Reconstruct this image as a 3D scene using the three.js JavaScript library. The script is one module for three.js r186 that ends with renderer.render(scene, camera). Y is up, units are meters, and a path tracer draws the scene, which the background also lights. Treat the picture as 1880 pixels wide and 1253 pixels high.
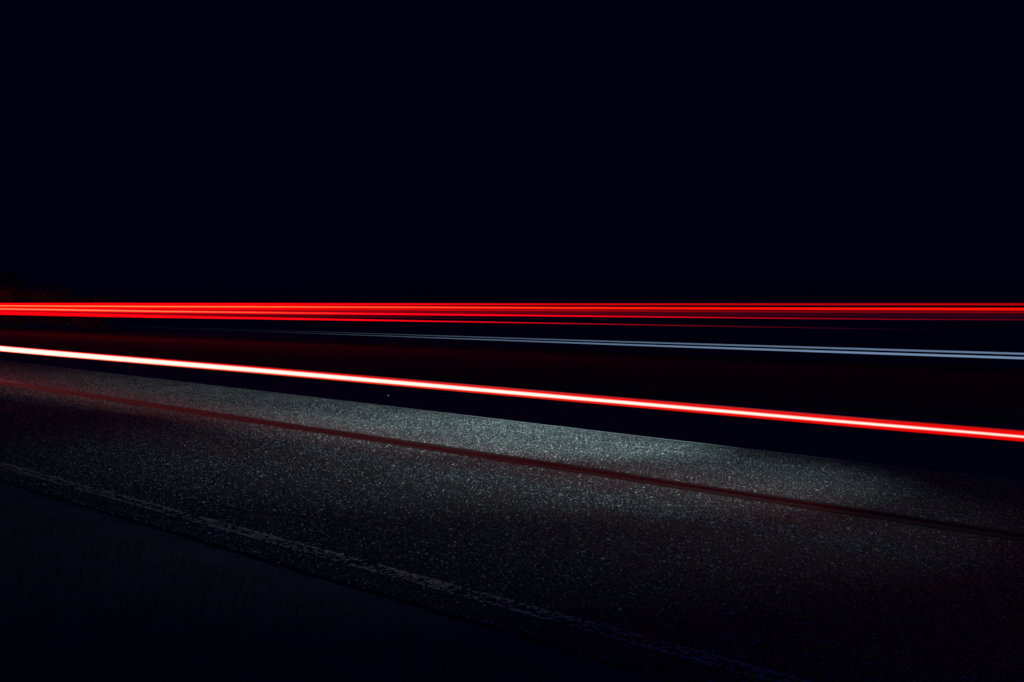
import * as THREE from 'three';
import { mergeGeometries } from 'three/addons/utils/BufferGeometryUtils.js';
import { RectAreaLightUniformsLib } from 'three/addons/lights/RectAreaLightUniformsLib.js';

// ---------------------------------------------------------------- camera, sky, moon, exposure
// x runs along the road (negative = away to the left), -z across it, y up; the camera stands on the near verge
const scene = new THREE.Scene();
const camera = new THREE.PerspectiveCamera(31.791, 1024 / 682, 0.05, 3000);
camera.position.set(0, 1.6, 0);
{
  const yaw = 45.3 * Math.PI / 180, pitch = 2.9273 * Math.PI / 180;
  camera.lookAt(-Math.sin(yaw) * Math.cos(pitch) * 10, 1.6 - Math.sin(pitch) * 10, -Math.cos(yaw) * Math.cos(pitch) * 10);
}
const renderer = new THREE.WebGLRenderer({ antialias: true });
renderer.setSize(1024, 682);
renderer.toneMapping = THREE.LinearToneMapping;
renderer.toneMappingExposure = 1;
renderer.shadowMap.enabled = true;
RectAreaLightUniformsLib.init();

{ // moonless-looking night sky: one very dark blue all round
  const d = new Float32Array(16 * 8 * 4);
  for (let i = 0; i < 128; i++) d.set([0.00012, 0.00022, 0.0056, 1], i * 4);
  const sky = new THREE.DataTexture(d, 16, 8, THREE.RGBAFormat, THREE.FloatType);
  sky.mapping = THREE.EquirectangularReflectionMapping; sky.magFilter = THREE.LinearFilter; sky.needsUpdate = true;
  scene.background = sky; scene.environment = sky;
}
const moon = new THREE.DirectionalLight(new THREE.Color(0.003, 0.04, 1), 0.12);
moon.position.set(-20, 90, 35); moon.target.position.set(-15, 0, -10);
moon.castShadow = true; moon.shadow.radius = 30; moon.shadow.mapSize.set(2048, 2048);
Object.assign(moon.shadow.camera, { left: -90, right: 60, top: 60, bottom: -60, near: 1, far: 250 });
scene.add(moon, moon.target);

// ---------------------------------------------------------------- helpers
let seed = 20240611;
const rnd = () => { seed |= 0; seed = seed + 0x6D2B79F5 | 0; let t = Math.imul(seed ^ seed >>> 15, 1 | seed); t = t + Math.imul(t ^ t >>> 7, 61 | t) ^ t; return ((t ^ t >>> 14) >>> 0) / 4294967296; };
const hash = (x, y) => { let h = Math.imul(x, 374761393) + Math.imul(y, 668265263) | 0; h = Math.imul(h ^ h >>> 13, 1274126177); return ((h ^ h >>> 16) >>> 0) / 4294967296; };
const noise2 = (x, y) => {
  const ix = Math.floor(x), iy = Math.floor(y), fx = x - ix, fy = y - iy, u = fx * fx * (3 - 2 * fx), v = fy * fy * (3 - 2 * fy);
  const a = hash(ix, iy), b = hash(ix + 1, iy), c = hash(ix, iy + 1), e = hash(ix + 1, iy + 1);
  return a + (b - a) * u + (c - a) * v + (a - b - c + e) * u * v;
};
const fbm = (x, y, n = 4) => { let s = 0, a = 0.5, t = 0; for (let i = 0; i < n; i++) { s += a * noise2(x, y); t += a; a *= 0.5; x = x * 2.03 + 17.1; y = y * 2.03 + 5.7; } return s / t; };
const smooth = (a, b, x) => { const t = Math.min(1, Math.max(0, (x - a) / (b - a))); return t * t * (3 - 2 * t); };
const toS = (c) => Math.round(255 * Math.min(1, c <= 0.0031308 ? c * 12.92 : 1.055 * Math.pow(c, 1 / 2.4) - 0.055));
const mix = (a, b, t) => a + (b - a) * t;
function tag(o, label, category, group) { o.userData.label = label; o.userData.category = category; if (group) o.userData.group = group; return o; }
function structure(o) { o.userData.kind = 'structure'; return o; }
function mesh(name, g, m, parent = scene) { const o = new THREE.Mesh(g, m); o.name = name; o.castShadow = o.receiveShadow = true; parent.add(o); return o; }
// a sheet from a function (i, j) -> [x, y, z], with uv in metres
function sheet(nx, nz, at, uvScale = 1, turn = 0) {
  const p = [], uv = [], id = [], c = Math.cos(turn), s = Math.sin(turn);
  for (let j = 0; j <= nz; j++) for (let i = 0; i <= nx; i++) {
    const q = at(i / nx, j / nz); p.push(...q); uv.push((q[0] * c - q[2] * s) * uvScale, (q[0] * s + q[2] * c) * uvScale);
  }
  for (let j = 0; j < nz; j++) for (let i = 0; i < nx; i++) { const a = j * (nx + 1) + i, b = a + 1, d = a + nx + 1, e = d + 1; id.push(a, b, d, b, e, d); }
  const g = new THREE.BufferGeometry();
  g.setAttribute('position', new THREE.Float32BufferAttribute(p, 3)); g.setAttribute('uv', new THREE.Float32BufferAttribute(uv, 2)); g.setIndex(id); g.computeVertexNormals();
  return g;
}
function dataTex(data, n, m = n, srgb = false) {
  const t = new THREE.DataTexture(data, n, m, THREE.RGBAFormat, data instanceof Float32Array ? THREE.FloatType : THREE.UnsignedByteType);
  t.wrapS = t.wrapT = THREE.RepeatWrapping; t.magFilter = THREE.LinearFilter; t.minFilter = THREE.LinearFilter;
  if (srgb) t.colorSpace = THREE.SRGBColorSpace; t.needsUpdate = true; return t;
}

// ---------------------------------------------------------------- asphalt: stone chippings in bitumen, one 6.2 m tile
const TILE = 6.2, N = 2048;
function asphaltMaps() {
  const col = new Uint8Array(N * N * 4), hgt = new Float32Array(N * N), kind = new Float32Array(N * N * 3), rough = new Uint8Array(N * N * 4), bump = new Uint8Array(N * N * 4);
  for (let i = 0; i < N * N; i++) { hgt[i] = 0.12 * hash(i, 77); const b = 0.009 + 0.008 * hash(i, 3); kind[i * 3] = b; kind[i * 3 + 1] = b; kind[i * 3 + 2] = b * 1.05; }
  const ppm = N / TILE, stones = 70000;
  for (let k = 0; k < stones; k++) {
    const cx = rnd() * N, cy = rnd() * N, r = (0.0032 + 0.0052 * rnd() * rnd()) * ppm, el = 0.65 + 0.35 * rnd(), th = rnd() * 6.283, top = 0.35 + 0.65 * rnd();
    const q = rnd(); let a = q < 0.62 ? 0.02 + 0.05 * rnd() : q < 0.9 ? 0.08 + 0.1 * rnd() : 0.24 + 0.26 * rnd();
    const w = (rnd() - 0.5) * 0.25, g = 1 + (rnd() - 0.5) * 0.1, ct = Math.cos(th), st = Math.sin(th), R = Math.ceil(r) + 1;
    const tiltx = (rnd() - 0.5) * 0.5 / r, tilty = (rnd() - 0.5) * 0.5 / r;
    for (let y = -R; y <= R; y++) for (let x = -R; x <= R; x++) {
      const u = (x * ct + y * st) / r, v = (-x * st + y * ct) / (r * el), d = Math.pow(Math.abs(u), 2.6) + Math.pow(Math.abs(v), 2.6);
      if (d > 1) continue;
      const h = top * (1 - 0.75 * d) + tiltx * x + tilty * y, px = (Math.floor(cx) + x + N) % N, py = (Math.floor(cy) + y + N) % N, o = py * N + px;
      if (h > hgt[o]) { hgt[o] = h; kind[o * 3] = a * (1 + w); kind[o * 3 + 1] = a * g; kind[o * 3 + 2] = a * (1 - w); }
    }
  }
  for (let i = 0; i < N * N; i++) {
    const h = Math.round(255 * Math.min(1, Math.max(0, hgt[i])));
    col.set([toS(kind[i * 3]), toS(kind[i * 3 + 1]), toS(kind[i * 3 + 2]), 255], i * 4);
    bump.set([h, h, h, 255], i * 4);
    const r = hgt[i] > 0.2 ? 190 + 60 * hash(h, i >> 4) : 205; rough.set([r, r, r, 255], i * 4);
  }
  return { map: dataTex(col, N, N, true), bumpMap: dataTex(bump, N), roughnessMap: dataTex(rough, N) };
}
const asphalt = new THREE.MeshStandardMaterial({ ...asphaltMaps(), roughness: 0.7, bumpScale: 0.006, vertexColors: true, name: 'asphalt' });

// ---------------------------------------------------------------- terrain
const farY = (x) => -0.3 + 0.0145 * (Math.min(20, Math.max(-110, x)) + 10);        // the far carriageway falls gently to the left
function groundY(x, D) {
  const bump = (fbm(x * 0.9, D * 0.9) - 0.5) * 0.06, yF = farY(x);
  if (D < 3.96) return -0.018 + bump * smooth(3.6, 2.6, D) + 0.04 * smooth(3, -6, D) * fbm(x * 0.2, D * 0.2);
  if (D < 9.58) return -0.09;
  const low = Math.min(-0.78, yF - 0.45);
  if (D < 13) return mix(-0.09, low, smooth(9.5, 13.2, D) * 0.5 + 0.5 * (D - 9.58) / 3.42) + bump * 0.5;
  if (D < 15.8) return mix(low, yF - 0.07, smooth(13, 15.8, D)) + bump * 0.5;
  if (D < 26.8) return yF - 0.07;
  return yF - 0.07 + smooth(26.8, 60, D) * (fbm(x * 0.03, D * 0.03) - 0.3) * 0.9 + bump * 1.5;
}
{
  const xs = [], ds = [];
  for (let x = -1500; x < -110; x += 60) xs.push(x); for (let x = -110; x < 40; x += 0.5) xs.push(x); for (let x = 40; x <= 1200; x += 60) xs.push(x);
  for (let d = -300; d < -12; d += 24) ds.push(d); for (let d = -12; d < 34; d += 0.25) ds.push(d); ds.push(3.95, 3.97, 9.57, 9.59); for (let d = 34; d < 90; d += 3) ds.push(d); for (let d = 90; d <= 1800; d += 90) ds.push(d);
  ds.sort((a, b) => a - b);
  const g = sheet(xs.length - 1, ds.length - 1, (u, v) => { const x = xs[Math.round(u * (xs.length - 1))], D = ds[Math.round(v * (ds.length - 1))]; return [x, groundY(x, D), -D]; }, 0.5);
  const n = 512, c = new Uint8Array(n * n * 4), b = new Uint8Array(n * n * 4);
  for (let j = 0; j < n; j++) for (let i = 0; i < n; i++) {
    const o = (j * n + i) * 4, k = hash(i, j) * 0.5 + 0.5 * hash(i >> 1, j >> 1), m = fbm(i / 32, j / 32), a = 0.045 + 0.07 * k * m * 2;
    c.set([toS(a * 1.05), toS(a), toS(a * 0.95), 255], o); const h = 255 * (0.6 * k + 0.4 * m); b.set([h, h, h, 255], o);
  }
  structure(mesh('ground', g, new THREE.MeshStandardMaterial({ map: dataTex(c, n, n, true), bumpMap: dataTex(b, n), bumpScale: 0.02, roughness: 1, name: 'dark soil and turf' })));
}

// ---------------------------------------------------------------- near road with its seam and markings
function roadColors(g) {                                                            // traffic-worn and bitumen-rich patches
  const p = g.attributes.position, c = new Float32Array(p.count * 3);
  for (let i = 0; i < p.count; i++) {
    const x = p.getX(i), D = -p.getZ(i), k = 0.72 + 0.55 * fbm(x * 0.35 + 9, D * 1.6, 4) + 0.25 * (fbm(x * 2.1, D * 5 + 3, 3) - 0.5);
    c.set([k * 1.01, k, k * 1.0], i * 3);
  }
  g.setAttribute('color', new THREE.BufferAttribute(c, 3)); return g;
}
const FAR = 9.56, NEAR = 3.76;
const edgeWobble = (x) => 0.03 * (fbm(x * 1.7, 3.3, 4) - 0.5) + 0.02 * (fbm(x * 9, 1.1, 3) - 0.5);
const road = structure(mesh('road', (() => {
  const rows = [[NEAR, -0.085], [NEAR + 0.02, -0.02], [NEAR + 0.05, 0]];
  for (let k = 1; k < 24; k++) rows.push([NEAR + 0.05 + (FAR - 0.03 - NEAR - 0.05) * k / 24, 0]);
  rows.push([FAR - 0.03, 0], [FAR - 0.008, -0.012], [FAR, -0.085]);
  const X0 = -140, X1 = 60, nx = 700;
  return roadColors(sheet(nx, rows.length - 1, (u, v) => { const k = Math.round(v * (rows.length - 1)), x = X0 + (X1 - X0) * u, e = k > rows.length - 5 ? edgeWobble(x) : k < 4 ? edgeWobble(x + 50) * 2.5 : 0; return [x, rows[k][1], -(rows[k][0] + e)]; }, 1 / TILE, 0.37));
})(), asphalt));

// the chippings themselves: square-metre patches of stones standing proud of the bitumen, laid side by side in turned copies
{
  const base = new THREE.IcosahedronGeometry(1, 0), bp = base.attributes.position, stone = new THREE.MeshStandardMaterial({ vertexColors: true, roughness: 0.62, flatShading: true, name: 'stone chippings' });
  const patches = [0, 1, 2].map(() => {
    const n = 5400, p = new Float32Array(n * bp.count * 3), c = new Float32Array(n * bp.count * 3), v = new THREE.Vector3(), q = new THREE.Quaternion(), e = new THREE.Euler();
    for (let k = 0, o = 0; k < n; k++) {
      const r = 0.0042 + 0.004 * rnd() * rnd() + (rnd() < 0.05 ? 0.003 : 0), fx = 0.75 + 0.5 * rnd(), fy = 0.6 + 0.4 * rnd(), X = rnd() - 0.5, Z = rnd() - 0.5, sink = r * (0.1 - 0.7 * rnd());
      q.setFromEuler(e.set(rnd() * 6.28, rnd() * 6.28, rnd() * 6.28));
      const t = rnd(), a = t < 0.66 ? 0.008 + 0.024 * rnd() : t < 0.87 ? 0.05 + 0.11 * rnd() : 0.28 + 0.46 * rnd(), w = (rnd() - 0.5) * 0.22, gr = 1 + (rnd() - 0.4) * 0.12;
      for (let i = 0; i < bp.count; i++, o += 3) { v.fromBufferAttribute(bp, i).applyQuaternion(q).multiplyScalar(r); v.x *= fx; v.y *= fy; p[o] = X + v.x; p[o + 1] = sink + v.y; p[o + 2] = Z + v.z; c[o] = a * (1 + w); c[o + 1] = a * gr; c[o + 2] = a * (1 - w); }
    }
    const g = new THREE.BufferGeometry(); g.setAttribute('position', new THREE.BufferAttribute(p, 3)); g.setAttribute('color', new THREE.BufferAttribute(c, 3)); g.computeVertexNormals(); return g;
  });
  const spots = [[], [], []], M = new THREE.Matrix4(), q = new THREE.Quaternion(), up = new THREE.Vector3(0, 1, 0);
  for (const [D, k] of [[4.28, 1], [5.28, 1], [6.28, 1], [6.79, 1], [7.95, 0.7], [8.6, 0.68], [9.19, 0.66]]) for (let x = -44 + rnd(); x < 2; x += k * (0.97 + 0.03 * rnd())) {
    q.setFromAxisAngle(up, Math.floor(rnd() * 4) * Math.PI / 2);
    spots[Math.floor(rnd() * 3)].push(M.compose(new THREE.Vector3(x, (rnd() - 0.5) * 0.001, -D), q, new THREE.Vector3(k, k, k)).clone());
  }
  spots.forEach((list, j) => { const o = new THREE.InstancedMesh(patches[j], stone, list.length); list.forEach((m, i) => o.setMatrixAt(i, m)); o.name = 'chippings' + (j ? '_00' + j : ''); o.userData.kind = 'stuff'; o.castShadow = o.receiveShadow = true; road.add(o); });
}

// a flat strip along the road with ragged edges
function strip(x0, x1, step, D0, D1, y, rag0, rag1, cells = 2) {
  const n = Math.round((x1 - x0) / step);
  return sheet(n, cells, (u, v) => { const x = mix(x0, x1, u), a = D0 + rag0(x), b = D1 + rag1(x); return [x, y, -mix(a, b, v)]; });
}
// old bitumen seam between the two lanes, smooth and nearly black
mesh('tar_seam', strip(-138, 58, 0.02, 7.33, 7.575, 0.004, (x) => 0.035 * (fbm(x * 6, 2, 4) - 0.5) + 0.03 * (fbm(x * 0.8, 8, 2) - 0.5), (x) => 0.045 * (fbm(x * 7, 5, 4) - 0.5) + 0.05 * (noise2(x * 0.55, 31) > 0.5 ? 0.5 : -0.3)),
  new THREE.MeshStandardMaterial({ color: new THREE.Color().setRGB(0.0035, 0.0035, 0.004), roughness: 0.6, name: 'bitumen seal' }), road).userData.label = 'smooth black bitumen seam down the road, glowing dark red';

// worn road paint: chips of paint left between the stones, one merged sheet per line
function wornPaint(x0, x1, D0, D1, y, keep, size) {
  const p = [], id = [], n = [];
  const nx = Math.round((x1 - x0) / size), nd = Math.max(2, Math.round((D1 - D0) / size));
  for (let j = 0; j < nd; j++) for (let i = 0; i < nx; i++) {
    const x = x0 + (i + 0.5) * size, D = D0 + (D1 - D0) * (j + 0.5) / nd, v = nd > 1 ? j / (nd - 1) : 0.5;
    if (keep(x, D, v, hash(i + 5000, j)) === false) continue;
    const r = size * (0.35 + 0.45 * hash(i, j + 90)), b = p.length / 3, k = 5, ph = 6.28 * hash(i, j + 7);
    for (let q = 0; q < k; q++) { const a = ph + 6.283 * q / k, s = r * (0.7 + 0.5 * hash(i * 7 + q, j)); p.push(x + 1.35 * s * Math.cos(a), y, -D + s * Math.sin(a)); n.push(0, 1, 0); }
    for (let q = 1; q < k - 1; q++) id.push(b, b + q + 1, b + q);
  }
  const g = new THREE.BufferGeometry(); g.setAttribute('position', new THREE.Float32BufferAttribute(p, 3)); g.setAttribute('normal', new THREE.Float32BufferAttribute(n, 3)); g.setIndex(id); return g;
}
const paintWhite = new THREE.MeshStandardMaterial({ color: new THREE.Color().setRGB(0.2, 0.2, 0.2), roughness: 0.75, name: 'worn white paint' });
const paintYellow = new THREE.MeshStandardMaterial({ color: new THREE.Color().setRGB(0.7, 0.52, 0.34), roughness: 0.8, name: 'worn yellowish paint' });
mesh('edge_line', strip(-138, 58, 0.1, 9.465, 9.51, 0.004, (x) => 0.012 * (fbm(x * 5, 1, 3) - 0.5), (x) => edgeWobble(x) + 0.012 * (fbm(x * 5, 4, 3) - 0.5), 1), paintWhite, road).userData.label = 'thin pale line along the far edge of the road';
{
  const e = mesh('worn_edge_line', wornPaint(-40, 20, 4.02, 4.15, 0.0045, (x, D, v, h) => h < 0.12 + 0.5 * (Math.abs(v - 0.5) > 0.3 ? 1 : 0) * smooth(0.3, 0.6, fbm(x * 3, v * 2, 3)) + 0.35 * smooth(0.5, 0.7, fbm(x * 5, v * 3, 3)), 0.016), paintYellow, road);
  e.userData.label = 'faded yellowish edge line worn into chips'; e.userData.kind = 'stuff';
}
for (let k = 0; k < 4; k++) {
  const d = mesh('centre_line_dash', strip(-21.3 - 9 * k, -18.3 - 9 * k, 0.05, 7.5, 7.6, 0.0085, (x) => 0.012 * (fbm(x * 9, 1, 3) - 0.5), (x) => 0.012 * (fbm(x * 9, 4, 3) - 0.5), 1), paintWhite, road);
  d.name = k ? 'centre_line_dash_' + String(k).padStart(3, '0') : d.name;
}

// ---------------------------------------------------------------- far carriageway
structure(mesh('far_road', roadColors(sheet(300, 24, (u, v) => { const x = -180 + 240 * u; return [x, farY(x) + (v < 0.001 || v > 0.999 ? -0.08 : 0), -(15.9 + 10.6 * v)]; }, 1 / TILE, 1.1)), Object.assign(asphalt.clone(), { roughness: 1, name: 'coarse asphalt', color: new THREE.Color(0.45, 0.45, 0.45) })));

// ---------------------------------------------------------------- street lamp between the carriageways, out of frame to the right
{
  const X = -0.9, L = 0.6, D0 = 10.9, D1 = 9.73, TOP = 4.255, base = groundY(X, D0), HH = TOP - base;
  const lamp = new THREE.Group(); lamp.name = 'street_lamp'; lamp.position.set(X, base, -D0); scene.add(lamp);
  tag(lamp, 'grey pole with four floodlights on the slope beyond the far road edge', 'street lamp');
  const steel = new THREE.MeshStandardMaterial({ color: new THREE.Color().setRGB(0.2, 0.21, 0.22), metalness: 0.6, roughness: 0.5, name: 'galvanised steel' });
  mesh('pole', new THREE.LatheGeometry([[0.0, 0], [0.19, 0], [0.19, 0.03], [0.12, 0.04], [0.11, 1.0], [0.085, 1.05], [0.06, HH + 0.35], [0.03, HH + 0.4], [0, HH + 0.41]].map(([a, b]) => new THREE.Vector2(a, b)), 20), steel, lamp);
  const dz = D0 - D1, path = new THREE.CatmullRomCurve3([[0, HH + 0.1, 0], [-L * 0.2, HH + 0.42, dz * 0.2], [-L * 0.7, HH + 0.44, dz * 0.7], [-L, HH + 0.2, dz]].map((a) => new THREE.Vector3(...a)));
  mesh('arm', new THREE.TubeGeometry(path, 24, 0.035, 12), steel, lamp);
  // four floodlights on a crossbar, each with its own beam: [aim x, aim distance, half-angle, candela, offset on the bar]
  const bar = mesh('crossbar', new THREE.CylinderGeometry(0.03, 0.03, 1.1, 12).rotateX(Math.PI / 2), steel, lamp); bar.position.set(-L, HH + 0.16, dz);
  const hg = new THREE.LatheGeometry([[0, -0.2], [0.07, -0.19], [0.1, -0.1], [0.15, 0], [0.162, 0.04], [0.15, 0.04], [0.14, 0.0]].map(([a, b]) => new THREE.Vector2(a, b)), 28);
  for (const [ax, ad, half, power, off] of [[-8.6, 8.4, 0.2, 430, -0.18], [-12.0, 8.9, 0.21, 350, -0.42], [-6.7, 7.5, 0.34, 95, 0.06], [-5.5, 6.6, 0.45, 16, 0.3]]) {
    const dir = new THREE.Vector3(ax - X + L, -TOP, -ad + D1).normalize();
    const head = mesh('floodlight', hg, steel, lamp); head.position.set(-L, HH, dz + off); head.quaternion.setFromUnitVectors(new THREE.Vector3(0, 1, 0), dir);
    mesh('lamp_lens', new THREE.CylinderGeometry(0.139, 0.139, 0.01, 28), new THREE.MeshStandardMaterial({ color: 0x111111, emissive: new THREE.Color(0.8, 1, 1), emissiveIntensity: 2, name: 'lit lens' }), head);
    const spot = new THREE.SpotLight(new THREE.Color(0.68, 0.97, 1.0), power, 0, half, 1, 2); spot.name = 'floodlight_beam';
    spot.position.set(-L, HH, dz + off).addScaledVector(dir, 0.06); spot.target.position.copy(spot.position).addScaledVector(dir, 10); spot.shadow.radius = 7; spot.castShadow = true;
    lamp.add(spot, spot.target);
  }
}

// ---------------------------------------------------------------- glowing streaks: rods of light at lamp height along the two carriageways
// pts: [x, y] along the rod at distance D; half-height r(u) in metres; glow(u, s) -> linear rgb, s = -1 (underside) .. 1 (top) of the rod
function streak(name, D, pts, r, glow, label, group) {
  const curve = new THREE.CatmullRomCurve3(pts.map(([x, y]) => new THREE.Vector3(x, y, -D)), false, 'centripetal');
  const nu = 220, nv = 20, p = [], uv = [], id = [], lo = pts[0][0], hi = pts[pts.length - 1][0];
  for (let i = 0; i <= nu; i++) {
    const q = curve.getPointAt(i / nu), u = (q.x - lo) / (hi - lo), R = r(u);
    for (let j = 0; j <= nv; j++) { const a = j / nv * 2 * Math.PI; p.push(q.x, q.y + R * Math.sin(a), q.z + R * Math.cos(a)); uv.push(u, j / nv); }
  }
  for (let i = 0; i < nu; i++) for (let j = 0; j < nv; j++) { const a = i * (nv + 1) + j, b = a + nv + 1; id.push(a, b, a + 1, b, b + 1, a + 1); }
  const g = new THREE.BufferGeometry(); g.setAttribute('position', new THREE.Float32BufferAttribute(p, 3)); g.setAttribute('uv', new THREE.Float32BufferAttribute(uv, 2)); g.setIndex(id); g.computeVertexNormals();
  const W = 128, H = 64, d = new Float32Array(W * H * 4);
  for (let j = 0; j < H; j++) for (let i = 0; i < W; i++) d.set([...glow((i + 0.5) / W, Math.sin((j + 0.5) / H * 2 * Math.PI)), 1], (j * W + i) * 4);
  const t = dataTex(d, W, H); t.wrapS = THREE.ClampToEdgeWrapping;
  const o = mesh(name, g, new THREE.MeshStandardMaterial({ color: 0x000000, roughness: 1, emissive: 0xffffff, emissiveIntensity: 1, emissiveMap: t, name: 'glowing streak' }));
  tag(o, label, 'light streak', group); return o;
}
const band = (s, c, w, soft) => 1 - smooth(w - soft, w + soft, Math.abs(s - c));
// near tail light: white-hot core inside red, core thinning towards the right
const nearLine = [[-60, 0.388], [-19.64, 0.488], [-15.05, 0.518], [-11.77, 0.543], [-8.12, 0.562], [-5.62, 0.575], [-4.3, 0.582], [-3.14, 0.592], [8, 0.632]];
{
  const x0 = -60, x1 = 8;
  streak('light_streak', 7.75, nearLine.map(([x, y]) => [x, y]), (u) => mix(0.037, 0.05, smooth(-3, -21, mix(x0, x1, u))), (u, s) => {
    const x = mix(x0, x1, u), k = smooth(-24, -3.4, x), t = Math.pow(Math.min(1, Math.max(0, (-3.1 - x) / 17)), 0.75), core = band(s, 0.02, 0.13 + 0.62 * t, 0.16), rim = 1 - smooth(0.72, 1, Math.abs(s)), low = s < 0 ? 1 - k : 0;
    return [mix(mix(1.2, 0.85, k) * (0.25 + 0.75 * rim), 1.1 + 4 * t * t, core), mix(0.002 + 0.1 * low, 1.0, core), mix(0.001 + 0.012 * low, 0.86, core)];
  }, 'thick bright red streak with white core above the near road');
  const w = 25, area = new THREE.RectAreaLight(new THREE.Color(1, 0.03, 0.08), 2.2, w, 0.08);
  area.position.set(-17, 0.4, -7.75); area.lookAt(-17, -1, -7.75); area.name = 'light_streak_light'; scene.add(area);
}
// far tail lights at about 25 m
const FG = 'red streaks along the far carriageway';
const P = { A: [[-110, -0.36], [-63.24, 0.323], [-31.46, 0.784], [-10.19, 1.093], [10, 1.386]], B: [[-110, -0.42], [-63.25, 0.238], [-46.08, 0.471], [-31.46, 0.684], [-21.84, 0.819], [-13.63, 0.939], [-10.18, 0.992], [10, 1.29]],
  C: [[-110, -0.57], [-63.25, 0.067], [-46.08, 0.263], [-31.46, 0.463], [-21.84, 0.593], [-13.63, 0.708], [-10.18, 0.772], [10, 1.05]], E: [[-110, -0.5], [-63.25, 0.158], [-31.46, 0.612], [-21.84, 0.743], [-13.63, 0.867], [-10.18, 0.924], [10, 1.2]],
  Dd: [[-110, -0.7], [-63.27, -0.132], [-46.09, 0.057], [-31.46, 0.248], [-21.84, 0.377], [-13.62, 0.485], [-9, 0.55]] };
const soft = (s) => 1 - smooth(0.55, 1, Math.abs(s));
const px = (n) => (u, x0, x1) => n / 2200 * (0.7108 * -mix(x0, x1, u) * 1 + 0.7034 * 25);   // half-thickness that a lamp of that size leaves, wider with distance travelled
function far(key, half, glow, label, D = 25) { const pts = P[key], x0 = pts[0][0], x1 = pts[pts.length - 1][0]; return streak('light_streak_00' + far.n++, D, pts, (u) => half(mix(x0, x1, u)), (u, s) => glow(mix(x0, x1, u), s), label, FG); }
far.n = 1;
const left = (x) => smooth(-14, -50, x);                                           // 1 far away on the left, 0 near the right
P.F = P.B.map(([x, y], i) => [x, mix(y, P.C[i][1], 0.5)]);
P.G = [0, 1, 2, 3, 4].map((i) => [P.Dd[i][0], mix(P.C[i][1], P.Dd[i][1], 0.5)]);
far('F', (x) => mix(0.085, 0.1, left(x)), (x, s) => [mix(0.022, 0.9, Math.pow(smooth(-8, -62, x), 1.6)), 0, mix(0.006, 0.002, left(x))], 'broad dim red streak filling the far bundle', 25.3);
far('G', (x) => mix(0.004, 0.1, smooth(-22, -45, x)), (x, s) => [mix(0.006, 0.5, Math.pow(smooth(-14, -66, x), 2)), 0, 0.004], 'faint dark red streak between the two lowest far streaks', 25.3);
far('A', (x) => mix(0.024, 0.072, smooth(-14, -60, x)), (x, s) => { const k = mix(0.55, 1.6, left(x)); return [k * (0.3 + 0.7 * soft(s)), 0, 0.004]; }, 'topmost thin red streak of the far bundle');
far('B', (x) => mix(0.033, 0.062, left(x)), (x, s) => { const c = band(s, 0.1, 0.32, 0.25), L = smooth(-16, -50, x); return [mix(1.1 * (0.35 + 0.65 * soft(s)), mix(1.2, 3, L), c), mix(0.002, mix(0.01, 0.32, L), c), mix(0, 0.09 * L, c)]; }, 'bright orange cored red streak second from the top of the far bundle');
far('E', (x) => mix(0.02, 0.05, left(x)), (x, s) => { const k = mix(0.22, 1.3, left(x)); return [k * (0.4 + 0.6 * soft(s)), 0, 0.003]; }, 'thin red streak in the middle of the far bundle');
far('C', (x) => mix(0.016, 0.085, smooth(-14, -60, x)), (x, s) => { const c = band(s, 0.2, 0.3, 0.25), L = smooth(-30, -52, x), k = mix(0.1, 1.2, smooth(-10, -26, x)); return [mix(k * (0.3 + 0.7 * soft(s)), mix(k, 3, L), c), mix(0, 0.3 * L, c), mix(0.008, mix(0.01, 0.09, L), c)]; }, 'red streak with orange left end low in the far bundle');
far('Dd', (x) => mix(0.012, 0.1, Math.pow(smooth(-14, -66, x), 1.3)), (x, s) => [mix(0.0008, 1.3, Math.pow(smooth(-11, -34, x), 1.4)) * (0.35 + 0.65 * soft(s)), 0.0005, 0.006], 'lowest thin red streak tapering off under the far bundle');
// white lamp pair on the near side of the far carriageway, thinning away to the left
const WG = 'pale blue streaks between the carriageways';
const wh = (k) => (x) => mix(0.001, k, smooth(-38, -7, x));
for (const [i, pts, k, b, label] of [['08', [[-40, 0.07], [-33.2, 0.142], [-22.66, 0.254], [-15.72, 0.327], [-10, 0.395], [-7.32, 0.43], [8, 0.62]], 0.019, 1, 'lower and brighter of the two pale blue streaks'], ['09', [[-40, 0.12], [-33.2, 0.182], [-22.66, 0.302], [-15.72, 0.381], [-10, 0.458], [-7.32, 0.495], [8, 0.7]], 0.0165, 0.7, 'upper and dimmer of the two pale blue streaks']])
  streak('light_streak_0' + i, 18, pts, (u) => wh(k)(mix(-40, 8, u)), (u, s) => { const q = b * (0.4 + 0.6 * soft(s)) * mix(0.05, 1, smooth(-29, -6, mix(-40, 8, u))); return [0.18 * q, 0.27 * q, 0.43 * q]; }, label, WG);

// ---------------------------------------------------------------- small pale pebbles
for (const [i, x, D, r, label] of [[0, -3.52, 7.62, 0.012, 'tiny pale pebble beside the black road seam']]) {
  const g = new THREE.IcosahedronGeometry(r, 1), q = g.attributes.position; for (let k = 0; k < q.count; k++) { const s = 0.8 + 0.35 * hash(Math.round(q.getX(k) * 4000), Math.round(q.getZ(k) * 4000)); q.setXYZ(k, q.getX(k) * s, q.getY(k) * 0.7 * s, q.getZ(k) * s); } g.computeVertexNormals();
  const o = mesh('pebble', g, new THREE.MeshStandardMaterial({ color: new THREE.Color().setRGB(0.55, 0.53, 0.5), roughness: 0.6 })); o.position.set(x, r * 0.5, -D); tag(o, label, 'pebble');
}

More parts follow.
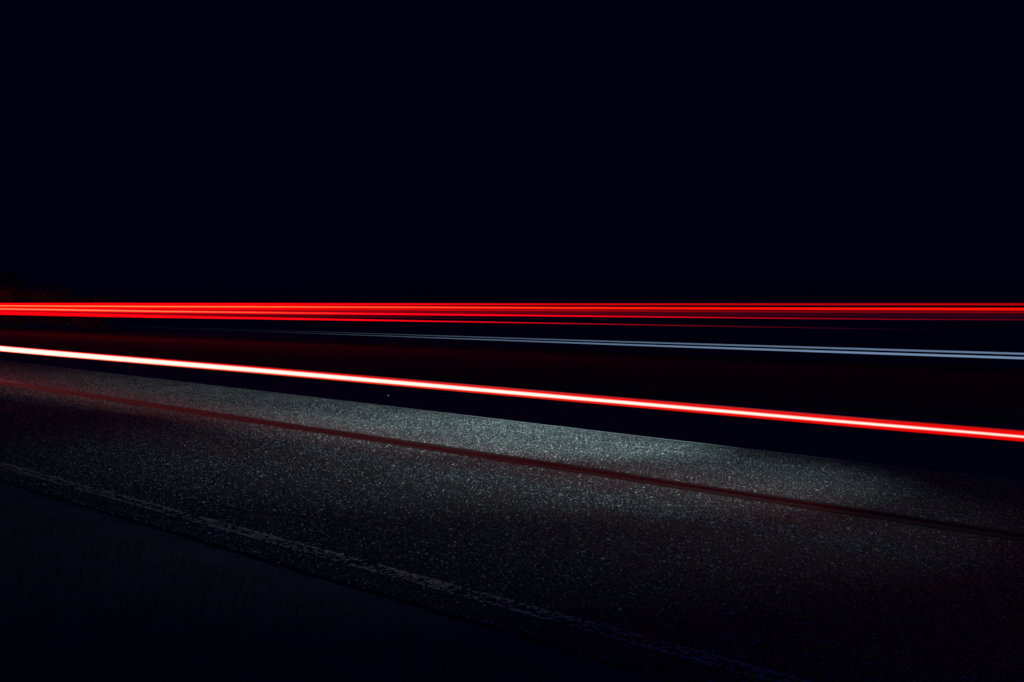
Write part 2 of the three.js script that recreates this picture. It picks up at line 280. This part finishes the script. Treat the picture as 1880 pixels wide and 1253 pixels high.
// ---------------------------------------------------------------- grass on the verges
{
  const blade = (h, w, lean) => { const g = new THREE.BufferGeometry(); g.setAttribute('position', new THREE.Float32BufferAttribute([-w, 0, 0, w, 0, 0, -w * 0.7, h * 0.55, lean * 0.35, w * 0.7, h * 0.55, lean * 0.35, 0, h, lean], 3)); g.setIndex([0, 1, 2, 1, 3, 2, 2, 3, 4]); g.computeVertexNormals(); return g; };
  const m = new THREE.MeshStandardMaterial({ color: new THREE.Color().setRGB(0.06, 0.068, 0.06), roughness: 0.9, side: THREE.DoubleSide, name: 'grass' });
  const put = (name, n, place, label) => {
    const g = mergeGeometries([blade(0.11, 0.003, 0.05), blade(0.08, 0.0026, -0.06).rotateY(1.3).translate(0.012, 0, 0.008), blade(0.13, 0.0028, 0.08).rotateY(2.7).translate(-0.01, 0, 0.012)]);
    const o = new THREE.InstancedMesh(g, m, n), M = new THREE.Matrix4(), q = new THREE.Quaternion(), e = new THREE.Euler(), s = new THREE.Vector3(), v = new THREE.Vector3();
    for (let i = 0; i < n; i++) { const [x, D, k] = place(); v.set(x, groundY(x, D) - 0.005, -D); q.setFromEuler(e.set((rnd() - 0.5) * 0.5, rnd() * 6.28, (rnd() - 0.5) * 0.5)); s.setScalar(k * (0.6 + 0.8 * rnd())); o.setMatrixAt(i, M.compose(v, q, s)); }
    o.name = name; o.userData.kind = 'stuff'; o.castShadow = o.receiveShadow = true; scene.add(o); tag(o, label, 'grass');
  };
  put('verge_grass', 26000, () => [-26 + 28 * rnd(), 9.72 + 3.4 * Math.pow(rnd(), 1.4), 0.55], 'short dark grass on the slope beyond the far road edge');
  put('near_grass', 15000, () => { const D = 3.5 - 3.2 * Math.pow(rnd(), 0.8); return [-12 + 12 * rnd(), D, 0.45]; }, 'short dark grass on the near verge');
}
// a seed head standing above the far verge
{
  const w = new THREE.Group(), x = -12.9, D = 10.36, y0 = groundY(x, D); w.name = 'weed'; w.position.set(x, y0, -D); scene.add(w); tag(w, 'thin weed with a pale head on the dark far verge', 'weed');
  mesh('stem', new THREE.CylinderGeometry(0.0007, 0.0014, -y0, 6).translate(0, -y0 / 2, 0), new THREE.MeshStandardMaterial({ color: new THREE.Color().setRGB(0.012, 0.014, 0.008), roughness: 0.9 }), w);
  const g = new THREE.IcosahedronGeometry(0.012, 1); mesh('seed_head', g, new THREE.MeshStandardMaterial({ color: new THREE.Color().setRGB(0.3, 0.3, 0.27), roughness: 1 }), w).position.y = -y0 + 0.008;
}

// ---------------------------------------------------------------- shrubs and a tree far left behind the far carriageway
const leafMat = new THREE.MeshStandardMaterial({ color: new THREE.Color().setRGB(0.12, 0.11, 0.07), roughness: 0.8, side: THREE.DoubleSide, name: 'leaves' });
const bark = new THREE.MeshStandardMaterial({ color: new THREE.Color().setRGB(0.06, 0.05, 0.04), roughness: 1, name: 'bark' });
function leaves(clumps, per, size) {
  const p = [], id = [], v = new THREE.Vector3(), a = new THREE.Vector3(), b = new THREE.Vector3();
  for (const [cx, cy, cz, r] of clumps) for (let i = 0; i < per; i++) {
    do v.set(rnd() * 2 - 1, rnd() * 2 - 1, rnd() * 2 - 1); while (v.lengthSq() > 1);
    v.multiplyScalar(r).add(a.set(cx, cy, cz));
    a.set(rnd() - 0.5, rnd() - 0.5, rnd() - 0.5).normalize().multiplyScalar(size * (0.6 + 0.8 * rnd())); b.set(rnd() - 0.5, rnd() - 0.5, rnd() - 0.5).cross(a).normalize().multiplyScalar(size * 0.45);
    const o = p.length / 3; p.push(v.x - a.x, v.y - a.y, v.z - a.z, v.x + b.x, v.y + b.y, v.z + b.z, v.x + a.x, v.y + a.y, v.z + a.z, v.x - b.x, v.y - b.y, v.z - b.z); id.push(o, o + 1, o + 2, o, o + 2, o + 3);
  }
  const g = new THREE.BufferGeometry(); g.setAttribute('position', new THREE.Float32BufferAttribute(p, 3)); g.setIndex(id); g.computeVertexNormals(); return g;
}
const limb = (pts, r0, r1) => { const c = new THREE.CatmullRomCurve3(pts.map((q) => new THREE.Vector3(...q))), g = new THREE.TubeGeometry(c, 12, 1, 8), p = g.attributes.position, n = g.attributes.normal; for (let i = 0; i < p.count; i++) { const u = Math.floor(i / 9) / 12, q = c.getPointAt(u), r = mix(r0, r1, u); p.setXYZ(i, q.x + n.getX(i) * r, q.y + n.getY(i) * r, q.z + n.getZ(i) * r); } return g; };
const SHL = ['red tinged shrub just right of the leaning tree', 'dark shrub second to the right of the leaning tree', 'dark shrub in the middle of the shrub row at left', 'low dark shrub second from the right of the shrub row', 'dark shrub half out of frame at the far left', 'lowest and rightmost dark shrub of the row at left'];
const SHR = [[-73, 26.9, 3.0], [-69.5, 26.95, 2.8], [-66, 27.1, 2.5], [-62.5, 27.7, 2.1], [-77, 27.4, 3.0], [-59, 28, 1.7]];
SHR.forEach(([x, D, h], i) => {
  const s = new THREE.Group(); s.name = i ? 'shrub_00' + i : 'shrub'; s.position.set(x, groundY(x, D), -D); scene.add(s);
  tag(s, SHL[i], 'shrub', 'shrubs behind the far streaks');
  const cl = []; for (let k = 0; k < 26; k++) cl.push([(rnd() - 0.5) * 3.2, h * (0.3 + 0.6 * rnd()), (rnd() - 0.5) * 1.2, 0.35 + 0.3 * rnd()]);
  mesh('foliage', leaves(cl, 160, 0.07), leafMat, s);
  mesh('stem', mergeGeometries([0, 1, 2, 3].map(() => limb([[0, 0, 0], [(rnd() - 0.5) * 0.8, h * 0.4, (rnd() - 0.5) * 0.4], [(rnd() - 0.5) * 2, h * 0.9, (rnd() - 0.5) * 0.7]], 0.04, 0.01))), bark, s);
});
{
  const t = new THREE.Group(), x = -68.5, D = 24.0 + 5; t.name = 'tree'; t.scale.setScalar(0.62); t.position.set(x - 3, groundY(x, D), -D); scene.add(t); tag(t, 'leaning dark tree at the left edge above the red streaks', 'tree');
  const tr = mesh('trunk', limb([[-1.2, 0, 0], [-0.6, 1.0, 0], [0.5, 2.1, 0.1], [1.2, 3.3, 0]], 0.16, 0.07), bark, t);
  for (const q of [[[0.3, 1.9, 0.1], [1.2, 2.5, 0.4], [2.2, 2.8, 0.5]], [[0.6, 2.3, 0], [0.4, 3.2, -0.4], [0.2, 4.2, -0.5]], [[-0.3, 1.4, 0], [-1.2, 2.4, 0.3], [-1.9, 3.5, 0.3]]]) mesh('branch', limb(q, 0.06, 0.02), bark, tr);
  const cl = []; for (let k = 0; k < 42; k++) cl.push([-0.6 + (rnd() - 0.5) * 4.4, 3.6 + (rnd() - 0.35) * 2.6, (rnd() - 0.5) * 2.6, 0.3 + 0.35 * rnd()]);
  mesh('crown', leaves(cl, 110, 0.07), leafMat, t);
}

renderer.render(scene, camera);
